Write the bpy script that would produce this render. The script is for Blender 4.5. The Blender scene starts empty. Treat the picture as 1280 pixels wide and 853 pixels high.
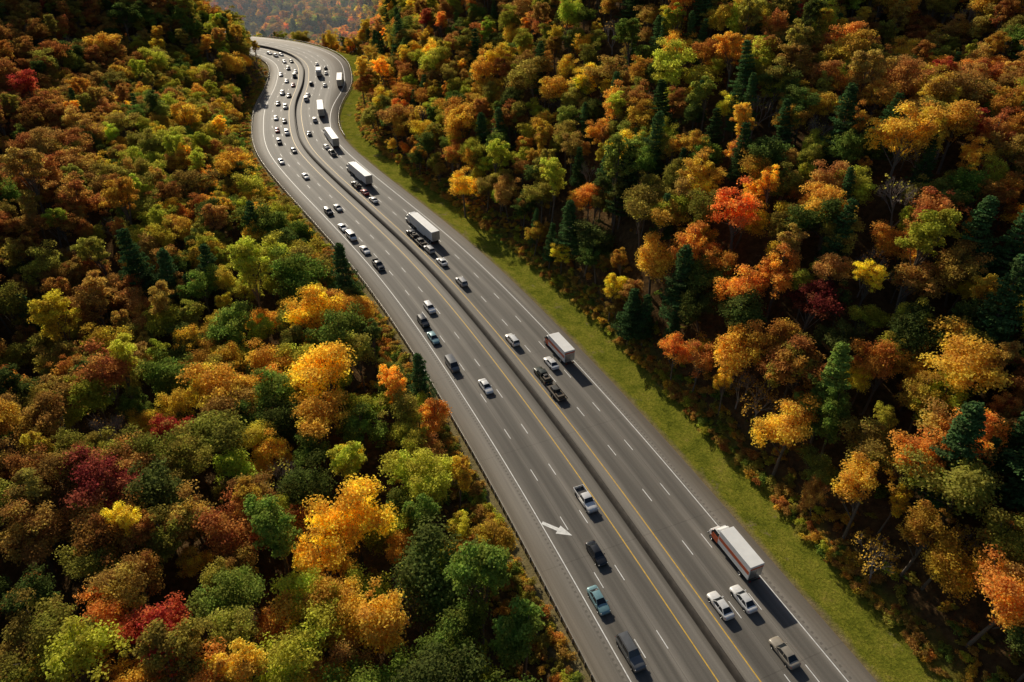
import bpy, bmesh, math, random
import numpy as np
from mathutils import Vector, Matrix
random.seed(7); rng=np.random.default_rng(7)
sc=bpy.context.scene
COL=sc.collection
# ------------------------------------------------------------ centreline
CP=np.array([(250,-620),(190,-380),(112,-165),(76,-65),(50.5,0),(30.75,49.95),(6.5,107.3),(-24.6,169.7),(-68,241),(-85,272.4),(-96,305),(-102.5,330.4),(-107,359.7),(-111.5,381),(-119,408.9),(-132,433.7),(-149,451.7),(-168,464),(-230,488),(-310,505),(-430,520),(-700,560)],float)
def catmull(P,n=40):
    out=[]
    P=np.vstack([2*P[0]-P[1],P,2*P[-1]-P[-2]])
    for i in range(1,len(P)-2):
        p0,p1,p2,p3=P[i-1:i+3]
        for t in np.linspace(0,1,n,endpoint=False):
            out.append(0.5*((2*p1)+(-p0+p2)*t+(2*p0-5*p1+4*p2-p3)*t*t+(-p0+3*p1-3*p2+p3)*t**3))
    out.append(P[-2]); return np.array(out)
def resample(P,step):
    L=np.r_[0,np.cumsum(np.linalg.norm(np.diff(P,axis=0),axis=1))]
    s=np.arange(0,L[-1],step)
    return np.c_[np.interp(s,L,P[:,0]),np.interp(s,L,P[:,1])]
C=resample(catmull(CP),2.0)
k=13; ker=np.ones(k)/k
Cp=np.vstack([np.repeat(C[:1],k//2,0),C,np.repeat(C[-1:],k//2,0)])
C=np.c_[np.convolve(Cp[:,0],ker,'valid'),np.convolve(Cp[:,1],ker,'valid')]
C=resample(C,3.0)
S=np.r_[0,np.cumsum(np.linalg.norm(np.diff(C,axis=0),axis=1))]
T=np.gradient(C,axis=0); T/=np.linalg.norm(T,axis=1)[:,None]
NR=np.c_[T[:,1],-T[:,0]]
def at(s):
    p=np.array([np.interp(s,S,C[:,0]),np.interp(s,S,C[:,1])]); t=np.array([np.interp(s,S,T[:,0]),np.interp(s,S,T[:,1])]); t/=np.linalg.norm(t)
    return p,t,np.array([t[1],-t[0]])
def sd(X,Y):
    X=np.asarray(X,float).ravel();Y=np.asarray(Y,float).ravel()
    so=np.empty(len(X));do=np.empty(len(X))
    for a in range(0,len(X),20000):
        x=X[a:a+20000,None];y=Y[a:a+20000,None]
        D=(x-C[None,:,0])**2+(y-C[None,:,1])**2
        i=D.argmin(1)
        rx=x[:,0]-C[i,0];ry=y[:,0]-C[i,1]
        al=rx*T[i,0]+ry*T[i,1]; la=rx*NR[i,0]+ry*NR[i,1]
        dist=np.sqrt(D[np.arange(len(i)),i])
        la=np.where(np.abs(al)>4,np.sign(la)*dist,la)
        so[a:a+20000]=S[i]+np.clip(al,-3,3);do[a:a+20000]=la
    return so,do
def ss(a,b,x):
    t=np.clip((np.asarray(x,float)-a)/(b-a),0,1);return t*t*(3-2*t)
S280=float(S[np.argmin(abs(C[:,1]-285))]);S370=float(S[np.argmin(abs(C[:,1]-370))])
WL=17.8
def WR(s): return 17.2+7.5*ss(S280,S370,s)
def hsh(i,j,seed):
    v=np.sin(i*127.1+j*311.7+seed*74.7)*43758.5453
    return v-np.floor(v)
def vn(x,y,seed=0):
    i=np.floor(x);j=np.floor(y);fx=x-i;fy=y-j
    fx=fx*fx*(3-2*fx);fy=fy*fy*(3-2*fy)
    a=hsh(i,j,seed);b=hsh(i+1,j,seed);c=hsh(i,j+1,seed);d=hsh(i+1,j+1,seed)
    return (a*(1-fx)+b*fx)*(1-fy)+(c*(1-fx)+d*fx)*fy
def height(X,Y,ret=False):
    X=np.asarray(X,float).ravel();Y=np.asarray(Y,float).ravel()
    s,d=sd(X,Y)
    eR=d-WR(s); eL=-d-WL
    # right
    x=np.maximum(0,eR-8); x2=x*x/(x+5)
    Hc=200
    zr=-0.25-0.9*ss(1,6,eR)+1.0*ss(6,10,eR)+Hc*(1-np.exp(-0.70*x2/Hc))
    # spurs and gullies running down the slope
    zr+=(vn(X/70+.3,Y/70,1)-0.5)*np.minimum(76,x*0.62)+(vn(X/28,Y/28,2)-.5)*np.minimum(12,x*.16)
    zr+=12*np.exp(-((X-48)**2+(Y-148)**2)/(2*30**2))*ss(6,24,eR)  # spur nose by the road, added so that it shades the nearer slope
    # left
    y=np.maximum(0,eL-10); kL=0.16+0.40*ss(150,330,Y)+.25*ss(340,420,Y)
    zl=-0.25-1.8*ss(1.5,9,eL)+110*(1-np.exp(-kL*(y*y/(y+10))/110))
    zl+=(vn(X/60,Y/60,3)-0.5)*np.minimum(34,y*0.3)+(vn(X/25,Y/25,4)-.5)*np.minimum(8,y*.12)
    zl+=15*ss(2.5,15,eL)*ss(330,380,Y)*(1-ss(520,600,Y))
    z=np.where(d>0,zr,zl)
    az=X/np.maximum(Y,1)
    w=ss(3,42,eR)*ss(428,470,Y)*(1-ss(-0.22,-0.12,az))
    zv=-95+np.clip(Y-850,0,5000)*0.10+(vn(X/230,Y/230,5)-.5)*140+(vn(X/60,Y/60,6)-.5)*24
    z=np.where(d>0,z*(1-w)+zv*w,z)
    return (z,s,d) if ret else z
# ------------------------------------------------------------ material helpers
def newmat(name):
    m=bpy.data.materials.new(name);m.use_nodes=True;nt=m.node_tree;nt.nodes.clear()
    o=nt.nodes.new('ShaderNodeOutputMaterial');return m,nt,o
def N(nt,t,**kw):
    n=nt.nodes.new(t)
    for k_,v in kw.items():setattr(n,k_,v)
    return n
def ramp(nt,fac,stops):
    r=nt.nodes.new('ShaderNodeValToRGB');e=r.color_ramp.elements
    while len(e)<len(stops):e.new(0.5)
    for el,(p,c) in zip(e,stops):
        el.position=p;el.color=(*c,1) if len(c)==3 else c
    nt.links.new(fac,r.inputs[0]);return r
def noise(nt,vec,scale,detail=4,rough=.6):
    n=N(nt,'ShaderNodeTexNoise');n.inputs['Scale'].default_value=scale;n.inputs['Detail'].default_value=detail;n.inputs['Roughness'].default_value=rough
    if vec is not None:nt.links.new(vec,n.inputs['Vector'])
    return n
def mix(nt,fac,a,b,mode='MIX'):
    m=nt.nodes.new('ShaderNodeMix');m.data_type='RGBA';m.blend_type=mode
    for sock,v in ((m.inputs[0],fac),(m.inputs[6],a),(m.inputs[7],b)):
        if hasattr(v,'is_output'):nt.links.new(v,sock)
        elif isinstance(v,(int,float)):sock.default_value=v
        else:sock.default_value=(*v,1)
    return m.outputs[2]
def math_(nt,op,a,b=None,c=None):
    m=nt.nodes.new('ShaderNodeMath');m.operation=op
    for i,v in enumerate((a,b,c)):
        if v is None:continue
        if hasattr(v,'is_output'):nt.links.new(v,m.inputs[i])
        else:m.inputs[i].default_value=v
    return m.outputs[0]
def simple(name,col,rough=.6,metal=0,var=.15,scale=3.):
    m,nt,o=newmat(name);p=N(nt,'ShaderNodeBsdfPrincipled');tc=N(nt,'ShaderNodeTexCoord')
    n=noise(nt,tc.outputs['Object'],scale,5)
    a=tuple(c*(1-var) for c in col);b=tuple(min(1,c*(1+var)) for c in col)
    r=ramp(nt,n.outputs[0],[(.3,a),(.7,b)])
    nt.links.new(r.outputs[0],p.inputs['Base Color']);p.inputs['Roughness'].default_value=rough;p.inputs['Metallic'].default_value=metal
    nt.links.new(p.outputs[0],o.inputs[0]);return m
# leaf
def leafmat(name,trans=.38,const=None):
    m,nt,o=newmat(name)
    a=N(nt,'ShaderNodeAttribute',attribute_name='tcol',attribute_type='INSTANCER')
    l1=N(nt,'ShaderNodeAttribute',attribute_name='lv');l2=N(nt,'ShaderNodeAttribute',attribute_name='lw')
    h=N(nt,'ShaderNodeHueSaturation');h.inputs['Saturation'].default_value=.95
    hue=math_(nt,'MULTIPLY_ADD',l1.outputs['Fac'],.045,.478)
    v1=math_(nt,'MULTIPLY_ADD',l2.outputs['Fac'],.7,.75)
    v2=math_(nt,'MULTIPLY_ADD',l1.outputs['Fac'],.45,.85)
    nt.links.new(hue,h.inputs['Hue']);nt.links.new(math_(nt,'MULTIPLY',v1,v2),h.inputs['Value'])
    nt.links.new(a.outputs['Color'],h.inputs['Color'])
    d=N(nt,'ShaderNodeBsdfDiffuse');t=N(nt,'ShaderNodeBsdfTranslucent');mx=N(nt,'ShaderNodeMixShader');mx.inputs[0].default_value=trans
    nt.links.new(h.outputs[0],d.inputs[0])
    tcl=mix(nt,1.,h.outputs[0],(1.25,1.25,1.1),'MULTIPLY');nt.links.new(tcl,t.inputs[0])
    nt.links.new(d.outputs[0],mx.inputs[1]);nt.links.new(t.outputs[0],mx.inputs[2]);nt.links.new(mx.outputs[0],o.inputs[0])
    return m
M_leaf=leafmat('foliage',.5);M_need=leafmat('needles',.25)
M_bark=simple('bark',(.12,.095,.07),.9,0,.35,6)
M_twig=simple('twigs',(.27,.22,.185),.9,0,.3,4)
# ------------------------------------------------------------ quad mesh builder
def quadmesh(name,V,F,mats,mi=None,lv=None,lw=None,uv=None,smooth=False):
    V=np.asarray(V,np.float32);F=np.asarray(F,np.int32)
    me=bpy.data.meshes.new(name);me.vertices.add(len(V));me.vertices.foreach_set('co',V.ravel())
    me.loops.add(F.size);me.loops.foreach_set('vertex_index',F.ravel())
    me.polygons.add(len(F));me.polygons.foreach_set('loop_start',np.arange(len(F),dtype=np.int32)*F.shape[1])
    if mi is not None:me.polygons.foreach_set('material_index',np.asarray(mi,np.int32))
    for m in mats:me.materials.append(m)
    if smooth:me.polygons.foreach_set('use_smooth',np.ones(len(F),bool))
    if lv is not None:
        me.attributes.new('lv','FLOAT','POINT').data.foreach_set('value',np.asarray(lv,np.float32))
        me.attributes.new('lw','FLOAT','POINT').data.foreach_set('value',np.asarray(lw,np.float32))
    if uv is not None:
        u=me.uv_layers.new(name='UVMap');u.data.foreach_set('uv',np.asarray(uv,np.float32)[F.ravel()].ravel())
    me.update();me.validate();return me
def link(name,me,loc=(0,0,0),rz=0):
    o=bpy.data.objects.new(name,me);o.location=loc;o.rotation_euler=(0,0,rz);COL.objects.link(o);return o
def tube(p0,p1,r0,r1,n=5):
    p0=np.array(p0,float);p1=np.array(p1,float);a=p1-p0;a/=np.linalg.norm(a)+1e-9
    u=np.cross(a,[0,0,1.]) if abs(a[2])<.9 else np.cross(a,[1.,0,0]);u/=np.linalg.norm(u);v=np.cross(a,u)
    th=np.linspace(0,2*np.pi,n,endpoint=False);ci=np.outer(np.cos(th),u)+np.outer(np.sin(th),v)
    V=np.vstack([p0+ci*r0,p1+ci*r1]);F=[[i,(i+1)%n,n+(i+1)%n,n+i] for i in range(n)]
    return V,np.array(F)
class B:
    def __init__(s):s.V=[];s.F=[];s.mi=[];s.lv=[];s.lw=[];s.n=0
    def add(s,V,F,mi,lv=0,lw=0):
        s.V.append(V);s.F.append(F+s.n);s.n+=len(V);s.mi.append(np.full(len(F),mi))
        s.lv.append(np.broadcast_to(lv,(len(V),)));s.lw.append(np.broadcast_to(lw,(len(V),)))
    def mesh(s,name,mats):
        return quadmesh(name,np.vstack(s.V),np.vstack(s.F),mats,np.concatenate(s.mi),np.concatenate(s.lv),np.concatenate(s.lw))
def leaves(b,P,Nn,size,lv,r,asp=1.,mi=0):
    n=len(P);Nn=Nn/np.linalg.norm(Nn,axis=1)[:,None]
    t=r.normal(size=(n,3));t-=Nn*(t*Nn).sum(1)[:,None];t/=np.linalg.norm(t,axis=1)[:,None];u=np.cross(Nn,t)
    sz=size*r.uniform(.6,1.35,n)[:,None]
    V=np.stack([P+t*sz*.5*asp,P+u*sz*.42+Nn*sz*.1,P-t*sz*.5*asp,P-u*sz*.42+Nn*sz*.1],1).reshape(-1,3)
    F=np.arange(4*n).reshape(n,4);b.add(V,F,mi,np.repeat(lv,4),np.repeat(r.uniform(0,1,n),4))
def rsph(r,n):
    v=r.normal(size=(n,3));return v/np.linalg.norm(v,axis=1)[:,None]
def decid(name,seed,R=4.,H=14.,nc=74,per=135,leaf=.27,dens=1.,asym=1.):
    r=np.random.default_rng(seed);b=B()
    zc=H*.62; vz=(H-zc)
    bend=r.normal(0,.35,2)
    b.add(*tube((0,0,-1.2),(bend[0],bend[1],H*.45),.26,.17,7),1)
    b.add(*tube((bend[0],bend[1],H*.45),(bend[0]*1.5,bend[1]*1.5,H*.85),.17,.05,6),1)
    cs=[];tries=0
    lobes=[(r.uniform(0,6.28),r.uniform(.35,.85),r.uniform(-.3,.75)) for _ in range(6)]+[(0,0,.6)]
    while len(cs)<nc and tries<6000:
        tries+=1
        a,rr,zz=lobes[r.integers(len(lobes))]
        v=rsph(r,1)[0]*r.uniform(.3,1.)*.52
        c=np.array([math.cos(a)*rr+v[0],math.sin(a)*rr*asym+v[1],zz*.75+v[2]*1.0])
        if np.linalg.norm(c*[1,1,.8])>1.12 or c[2]<-.8:continue
        c=np.array([c[0]*R,c[1]*R,zc+c[2]*vz*.9])
        if all(np.linalg.norm(c-q)>R*.13 for q in cs):cs.append(c)
    ct=np.array([0,0,zc-vz*.3])
    for i,c in enumerate(cs):
        if r.random()>dens:continue
        cr=R*r.uniform(.10,.25);m=int(per*(cr/(R*.18))**2);lvv=r.uniform(0,1)
        n=rsph(r,m);n[:,2]=np.where(n[:,2]<-.4,-n[:,2],n[:,2])
        P=c+n*cr*(r.uniform(.25,1.45,m)[:,None])*np.array([1.15,1.15,.8])
        out=(P-ct);out/=np.linalg.norm(out,axis=1)[:,None]
        Nn=n*.4+out*.3+np.array([0,0,.3])+r.normal(0,.5,(m,3))
        leaves(b,P,Nn,leaf,np.full(m,lvv),r)
        if i%4==0:
            st=np.array([bend[0],bend[1],H*r.uniform(.3,.6)]);b.add(*tube(st,c,.09,.03,4),1)
    return b.mesh(name,[M_leaf,M_bark])
def pine(name,seed,H=18.,R=3.6,slim=1.):
    r=np.random.default_rng(seed);b=B();b.add(*tube((0,0,-1.),(0,0,H),.26,.03,7),1)
    z=3.5
    while z<H-.3:
        f=(H-z)/(H-3.5);L=R*slim*(f**.75)*r.uniform(.7,1.2)+.35
        nb=r.integers(5,8);a0=r.uniform(0,6.28)
        for k_ in range(nb):
            a=a0+k_*6.283/nb+r.normal(0,.2);l=L*r.uniform(.6,1.2)
            d=np.array([math.cos(a),math.sin(a),.12+.25*(1-f)]);b.add(*tube((0,0,z),d*l+[0,0,z],.05,.015,3),1)
            m=int(46*l+14);t=r.uniform(.15,1,m)**.7
            w=.16+.22*l*(1-np.abs(t-.55))
            side=np.array([-math.sin(a),math.cos(a),0])
            P=np.array([0,0,z])+np.outer(t*l,d)+np.outer(r.normal(0,1,m)*w*.8,side)+np.c_[np.zeros((m,2)),r.normal(.05,.1,m)]
            leaves(b,P,np.array([0,0,1.])+r.normal(0,.4,(m,3))+d*.3,.27,np.full(m,r.uniform(0,1)),r,1.4)
        z+=r.uniform(.6,.95)*(0.7+.5*f)
    return b.mesh(name,[M_need,M_bark])
def bare(name,seed,H=12.,leafy=.12):
    r=np.random.default_rng(seed);b=B();tips=[]
    def br(p,d,l,rad,dep):
        q=p+d*l;b.add(*tube(p,q,rad,rad*.62,4 if dep>1 else 6),1)
        if dep>=5:tips.append(q);return
        for _ in range(3 if dep<4 else 4):
            nd=d+rsph(r,1)[0]*.62+np.array([0,0,.14]);nd/=np.linalg.norm(nd);br(p+d*l*r.uniform(.6,1),nd,l*r.uniform(.6,.82),rad*.58,dep+1)
    br(np.array([0,0,-1.]),np.array([0,0,1.]),H*.34,.2,0)
    tips=np.array(tips);k_=tips[r.random(len(tips))<leafy]
    if len(k_):
        P=np.repeat(k_,3,0)+r.normal(0,.25,(len(k_)*3,3));leaves(b,P,rsph(r,len(P)),.3,np.full(len(P),.5),r)
    return b.mesh(name,[M_leaf,M_twig])
def bush(name,seed,R=1.5):
    r=np.random.default_rng(seed);b=B()
    for i in range(9):
        c=np.array([*r.normal(0,R*.45,2),R*r.uniform(.2,.7)]);cr=R*r.uniform(.3,.5);m=75
        n=rsph(r,m);n[:,2]=abs(n[:,2]);P=c+n*cr*r.uniform(.5,1.2,m)[:,None];b.add(*tube((c[0]*.2,c[1]*.2,-.3),c,.03,.01,3),1)
        leaves(b,P,n+r.normal(0,.5,(m,3)),.26,np.full(m,r.uniform(0,1)),r)
    return b.mesh(name,[M_leaf,M_bark])
protos=[]
PC=bpy.data.collections.new('tree_kinds')
def proto(name,me):
    o=bpy.data.objects.new('kind_%02d_%s'%(len(protos),name),me);PC.objects.link(o);protos.append(me);return len(protos)-1
D=[proto('maple',decid('maple',11)),proto('maple',decid('maple_b',12,3.5,13.,62)),proto('oak',decid('oak',13,4.5,13.5,84)),
   proto('oak',decid('oak_b',14,4.2,13.,74,asym=.65)),proto('poplar',decid('poplar',15,3.0,16.5,70)),proto('poplar',decid('poplar_b',16,2.6,15.,56)),
   proto('maple',decid('maple_c',17,3.8,13.5,66,105,.27,.85)),proto('oak',decid('oak_c',18,4.1,14.,58,140,asym=.75))]
P_=[proto('pine',pine('pine',21)),proto('pine',pine('pine_b',22,16,3.2,.85))]
BR=[proto('bare',bare('bare_tree',31)),proto('bare',bare('bare_tree_b',32,11.5,.4))]
BU=[proto('bush',bush('bush',41)),proto('bush',bush('bush_b',42))]
# ------------------------------------------------------------ instancer
def gn_group(coll):
    g=bpy.data.node_groups.new('scatter','GeometryNodeTree')
    g.interface.new_socket('Geometry',in_out='INPUT',socket_type='NodeSocketGeometry');g.interface.new_socket('Geometry',in_out='OUTPUT',socket_type='NodeSocketGeometry')
    i=g.nodes.new('NodeGroupInput');o=g.nodes.new('NodeGroupOutput')
    ci=g.nodes.new('GeometryNodeCollectionInfo');ci.inputs['Collection'].default_value=coll;ci.inputs['Separate Children'].default_value=True;ci.inputs['Reset Children'].default_value=True
    ip=g.nodes.new('GeometryNodeInstanceOnPoints');ip.inputs['Pick Instance'].default_value=True
    def na(n,t):
        a=g.nodes.new('GeometryNodeInputNamedAttribute');a.data_type=t;a.inputs['Name'].default_value=n
        return [q for q in a.outputs if q.enabled and q.name=='Attribute'][0]
    er=g.nodes.new('FunctionNodeEulerToRotation')
    L=g.links;L.new(i.outputs[0],ip.inputs['Points']);L.new(ci.outputs[0],ip.inputs['Instance'])
    L.new(na('idx','INT'),ip.inputs['Instance Index']);L.new(na('rot','FLOAT_VECTOR'),er.inputs[0]);L.new(er.outputs[0],ip.inputs['Rotation'])
    L.new(na('scl','FLOAT_VECTOR'),ip.inputs['Scale']);L.new(ip.outputs[0],o.inputs[0]);return g
GG=gn_group(PC)
def scatter(name,P,idx,rot,scl,col):
    me=bpy.data.meshes.new(name);n=len(P);me.vertices.add(n);me.vertices.foreach_set('co',np.asarray(P,np.float32).ravel())
    me.attributes.new('idx','INT','POINT').data.foreach_set('value',np.asarray(idx,np.int32))
    for a,v in (('rot',rot),('scl',scl)):me.attributes.new(a,'FLOAT_VECTOR','POINT').data.foreach_set('vector',np.asarray(v,np.float32).ravel())
    me.attributes.new('tcol','FLOAT_COLOR','POINT').data.foreach_set('color',np.c_[col,np.ones(n)].astype(np.float32).ravel())
    o=link(name,me);md=o.modifiers.new('scatter','NODES');md.node_group=GG;return o
# palette
PAL=dict(rust=(.47,.205,.036),brown=(.50,.30,.055),olive=(.36,.315,.045),dgreen=(.125,.165,.034),yellow=(.80,.57,.03),
 ygreen=(.50,.50,.04),green=(.20,.275,.038),red=(.50,.08,.028),orange=(.70,.345,.034),gold=(.68,.44,.036),pine=(.07,.13,.036),maroon=(.30,.07,.036))
def pick(names,w,n,r):
    c=np.array([PAL[k_] for k_ in names]);w=np.array(w,float);i=r.choice(len(names),n,p=w/w.sum());return c[i]
H0=90.;fpx=853.333;pt=math.radians(34.4);sp,cp_=math.sin(pt),math.cos(pt)
def ray(u,v,z):
    dx=u-640;dy=v-426.5;t=(H0-z)/(fpx*sp+dy*cp_);return dx*t,(fpx*cp_-dy*sp)*t
feat=[]
def ft(u,v,zt,kind,scale,col,name):
    z=zt
    for _ in range(12):
        X,Y=ray(u,v,z);z=.5*z+.5*(float(height([X],[Y])[0])+ (10 if kind<10 else 8)*scale)
    feat.append((kind,X,Y,scale,PAL[col],name))
for f in [(200,790,12,0,1.1,'red','red_maple_tree'),(90,825,12,6,1.3,'ygreen','maple_tree'),(415,460,10,2,1.6,'yellow','yellow_maple_tree'),
 (440,640,10,0,1.35,'yellow','yellow_maple_tree'),(480,760,10,6,1.3,'gold','maple_tree'),(450,520,10,1,1.2,'green','oak_tree'),(345,680,10,4,1.2,'green','poplar_tree'),
 (370,810,10,3,1.2,'ygreen','oak_tree'),(600,740,10,4,1.3,'green','poplar_tree'),(655,790,8,5,1.3,'green','poplar_tree'),(540,600,8,6,1.2,'ygreen','maple_tree'),
 (540,510,8,1,.95,'orange','orange_maple_tree'),(390,380,8,0,1.45,'yellow','yellow_maple_tree'),(315,350,8,4,1.5,'ygreen','poplar_tree'),(345,310,8,1,1.5,'ygreen','maple_tree'),
 (300,400,8,2,1.3,'green','oak_tree'),(345,590,8,10,1.3,'olive','bare_tree'),(520,740,8,10,1.3,'olive','bare_tree'),(345,495,8,7,1.2,'green','oak_tree'),
 (430,350,8,8,1.1,'pine','pine_tree'),(465,420,6,5,1.0,'dgreen','oak_tree'),(525,480,6,8,.8,'pine','pine_tree'),(498,505,6,6,1.1,'olive','maple_tree'),
 (400,690,10,1,1.2,'yellow','yellow_maple_tree'),(395,520,10,3,1.3,'gold','maple_tree'),(570,690,8,1,.9,'gold','maple_tree'),(270,480,10,3,1.3,'gold','oak_tree'),(430,585,9,5,1.2,'ygreen','poplar_tree'),
 (850,360,12,8,1.1,'pine','pine_tree'),(1035,490,12,8,1.15,'green','pine_tree'),(1190,570,12,8,1.25,'pine','pine_tree'),(1255,380,14,9,1.4,'pine','pine_tree'),
 (985,530,10,0,1.25,'gold','yellow_maple_tree'),(975,330,12,1,1.2,'orange','orange_maple_tree'),(1130,165,20,0,1.4,'gold','maple_tree'),(1165,560,12,3,1.2,'orange','orange_maple_tree'),
 (1080,610,10,6,1.2,'gold','maple_tree'),(820,310,12,2,1.2,'gold','maple_tree'),(690,235,12,4,1.3,'ygreen','poplar_tree'),(620,195,12,5,1.4,'ygreen','poplar_tree'),
 (580,220,12,1,1.4,'yellow','yellow_maple_tree'),(870,300,14,1,1.3,'orange','orange_maple_tree'),(1130,235,20,10,1.4,'olive','bare_tree'),(920,400,12,7,1.2,'dgreen','oak_tree'),
 (1250,740,10,2,1.2,'orange','oak_tree'),(35,105,25,2,1.3,'red','red_maple_tree'),(840,80,30,0,1.4,'ygreen','maple_tree'),(1265,310,18,9,1.2,'pine','pine_tree'),
 (120,600,10,3,1.2,'maroon','red_maple_tree'),(700,105,24,3,1.3,'gold','oak_tree')]:
    ft(*f)
FX=np.array([(f[1],f[2],f[3]*(3.2 if f[0] not in(8,9) else 2.5)) for f in feat])
for (kd,X,Y,s_,c,nm) in feat:
    z=float(height([X],[Y])[0])
    o=link(nm,protos[kd],(X,Y,z),random.uniform(0,6.28));o.scale=(s_,s_,s_*random.uniform(.95,1.1));o['tcol']=[float(q) for q in c];o.color=(*c,1)
# forest
def plant(x0,x1,y0,y1,st,filt,seed,big=1.):
    r=np.random.default_rng(seed)
    gx,gy=np.meshgrid(np.arange(x0,x1,st),np.arange(y0,y1,st));gx=gx.ravel()+r.uniform(-.5,.5,gx.size)*st;gy=gy.ravel()+r.uniform(-.5,.5,gy.size)*st
    m=filt(gx,gy);gx=gx[m];gy=gy[m]
    z,s,d=height(gx,gy,True);eR=d-WR(s);eL=-d-WL
    n1=vn(gx/9,gy/9,8)
    ok=np.where(d>0,eR>np.where((gy>100)&(gy<260),7.5,9.5)+3.5*n1,eL>5.5+3*n1)
    dd=np.min(np.hypot(gx[:,None]-FX[None,:,0],gy[:,None]-FX[None,:,1])-FX[None,:,2],axis=1);ok&=dd>.3
    gx,gy,z,s,d,eR,eL=[q[ok] for q in(gx,gy,z,s,d,eR,eL)];n=len(gx)
    u=r.random(n);idx=r.choice(D,n,p=[.16,.14,.16,.14,.1,.08,.12,.1])
    patch=vn(gx/38,gy/38,9);patch2=vn(gx/24,gy/24,10)
    pn=np.where(d>0,.05+.22*(patch2>.68),.01+.04*(patch2>.78));idx=np.where(u<pn,r.choice(P_,n),idx)
    idx=np.where((u>.96),r.choice(BR,n),idx)
    names=['rust','brown','olive','dgreen','yellow','ygreen','green','red','orange','gold','maroon']
    farL=pick(names,[22,38,26,7,.8,2,1.6,.8,5,6,1.2],n,r);nearL=pick(names,[2,7,13,7,17,24,14,.3,4,17,.2],n,r)
    farR=pick(names,[17,28,18,8,3,6,5,1,10,15,.8],n,r);nearR=pick(names,[6,13,14,9,14,14,8,.4,10,19,.4],n,r)
    pL=1-ss(30,68,eL+26*(patch-.5));pR=1-ss(25,110,eR+50*(patch-.5))
    col=np.where((d>0)[:,None],np.where((r.random(n)<pR)[:,None],nearR,farR),np.where((r.random(n)<pL)[:,None],nearL,farL))
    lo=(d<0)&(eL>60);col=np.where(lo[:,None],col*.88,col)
    col=np.where(((patch>.72)&(r.random(n)<.35)&(eL>60))[:,None],np.array(PAL['rust'])*.85,col)
    col=col*r.uniform(.62,1.08,n)[:,None]
    jit=r.normal(0,.06,(n,3));col=np.clip(col*(1+jit),.004,.85)
    ispine=np.isin(idx,P_);col=np.where(ispine[:,None],np.array(PAL['pine'])*r.uniform(.7,1.3,n)[:,None],col)
    sc_=r.uniform(.6,1.2,n)*big*(1+.3*(r.random(n)<.15));edge=np.where(d>0,eR<12,eL<10);sc_*=np.where(edge,.78,1)
    sz=(.3+.70*sc_)*r.uniform(.9,1.15,n);scl=np.c_[sc_*r.uniform(.88,1.12,n),sc_*r.uniform(.88,1.12,n),sz]
    rot=np.c_[r.normal(0,.07,n),r.normal(0,.07,n),r.uniform(0,6.28,n)]
    return np.c_[gx,gy,z-.2],idx,rot,scl,col,d
def near(x,y):return (y>-30)&(np.abs(x)<80+np.maximum(y,0)*.84)
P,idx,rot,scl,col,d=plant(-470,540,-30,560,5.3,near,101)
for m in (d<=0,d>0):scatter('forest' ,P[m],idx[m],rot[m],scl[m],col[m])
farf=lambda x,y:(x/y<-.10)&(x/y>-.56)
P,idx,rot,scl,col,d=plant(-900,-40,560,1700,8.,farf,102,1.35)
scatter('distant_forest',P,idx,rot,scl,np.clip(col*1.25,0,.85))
# underbrush along edges
def brush():
    r=np.random.default_rng(5);n=6000
    s=r.uniform(S[0]+400,S[-1]-250,n);s=np.where(r.random(n)<.6,r.uniform(float(S[np.argmin(abs(C[:,1]-30))])-10,S370,n),s)
    side=r.random(n)<.55;e=np.where(side,2.3+r.exponential(3.,n),8.6+r.exponential(3.,n))
    d=np.where(side,-(WL+e),WR(s)+e)
    px=np.interp(s,S,C[:,0])+np.interp(s,S,NR[:,0])*d;py=np.interp(s,S,C[:,1])+np.interp(s,S,NR[:,1])*d
    s2,d2=sd(px,py);ok=(d2-WR(s2)>8.)|(-d2-WL>2.)
    px,py,side=px[ok],py[ok],side[ok];n=len(px)
    z=height(px,py);sc_=r.uniform(.25,.95,n)
    colr=pick(['rust','brown','olive','gold','ygreen','orange','green'],[10,34,22,12,10,3,8],n,r)*.85
    scatter('roadside_brush',np.c_[px,py,z],r.choice(BU,n),np.c_[np.zeros((n,2)),r.uniform(0,6.28,n)],np.c_[sc_,sc_,sc_*r.uniform(.7,1.2,n)],colr)
brush()
# ------------------------------------------------------------ ground
def axis(lo,a,b,hi,st):
    mid=np.arange(a,b+.1,st);g=1.13
    def out(n0,lim,sg):
        r_=[];x=n0;w=st
        while abs(x-n0)<abs(lim-n0):w*=g;x+=sg*w;r_.append(x)
        return r_
    return np.array(out(mid[0],lo,-1)[::-1]+list(mid)+out(mid[-1],hi,1))
ax=axis(-5000,-330,260,5000,3.2);ay=axis(-3500,-60,620,7000,3.2)
gx,gy=np.meshgrid(ax,ay);gz=height(gx,gy);nx=len(ax);ny=len(ay)
ii=np.arange(nx*ny).reshape(ny,nx);F=np.stack([ii[:-1,:-1],ii[:-1,1:],ii[1:,1:],ii[1:,:-1]],-1).reshape(-1,4)
s_,d_=sd(gx,gy);E=np.where(d_>0,d_-WR(s_),-d_-WL)
m,nt,o=newmat('ground_soil_grass');tc=N(nt,'ShaderNodeTexCoord');ge=N(nt,'ShaderNodeUVMap')
sx=N(nt,'ShaderNodeSeparateXYZ');nt.links.new(ge.outputs[0],sx.inputs[0])
ob=tc.outputs['Object']
litter=ramp(nt,noise(nt,ob,.8,8,.7).outputs[0],[(.3,(.045,.03,.015)),(.55,(.12,.072,.032)),(.75,(.19,.12,.05))]).outputs[0]
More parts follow.
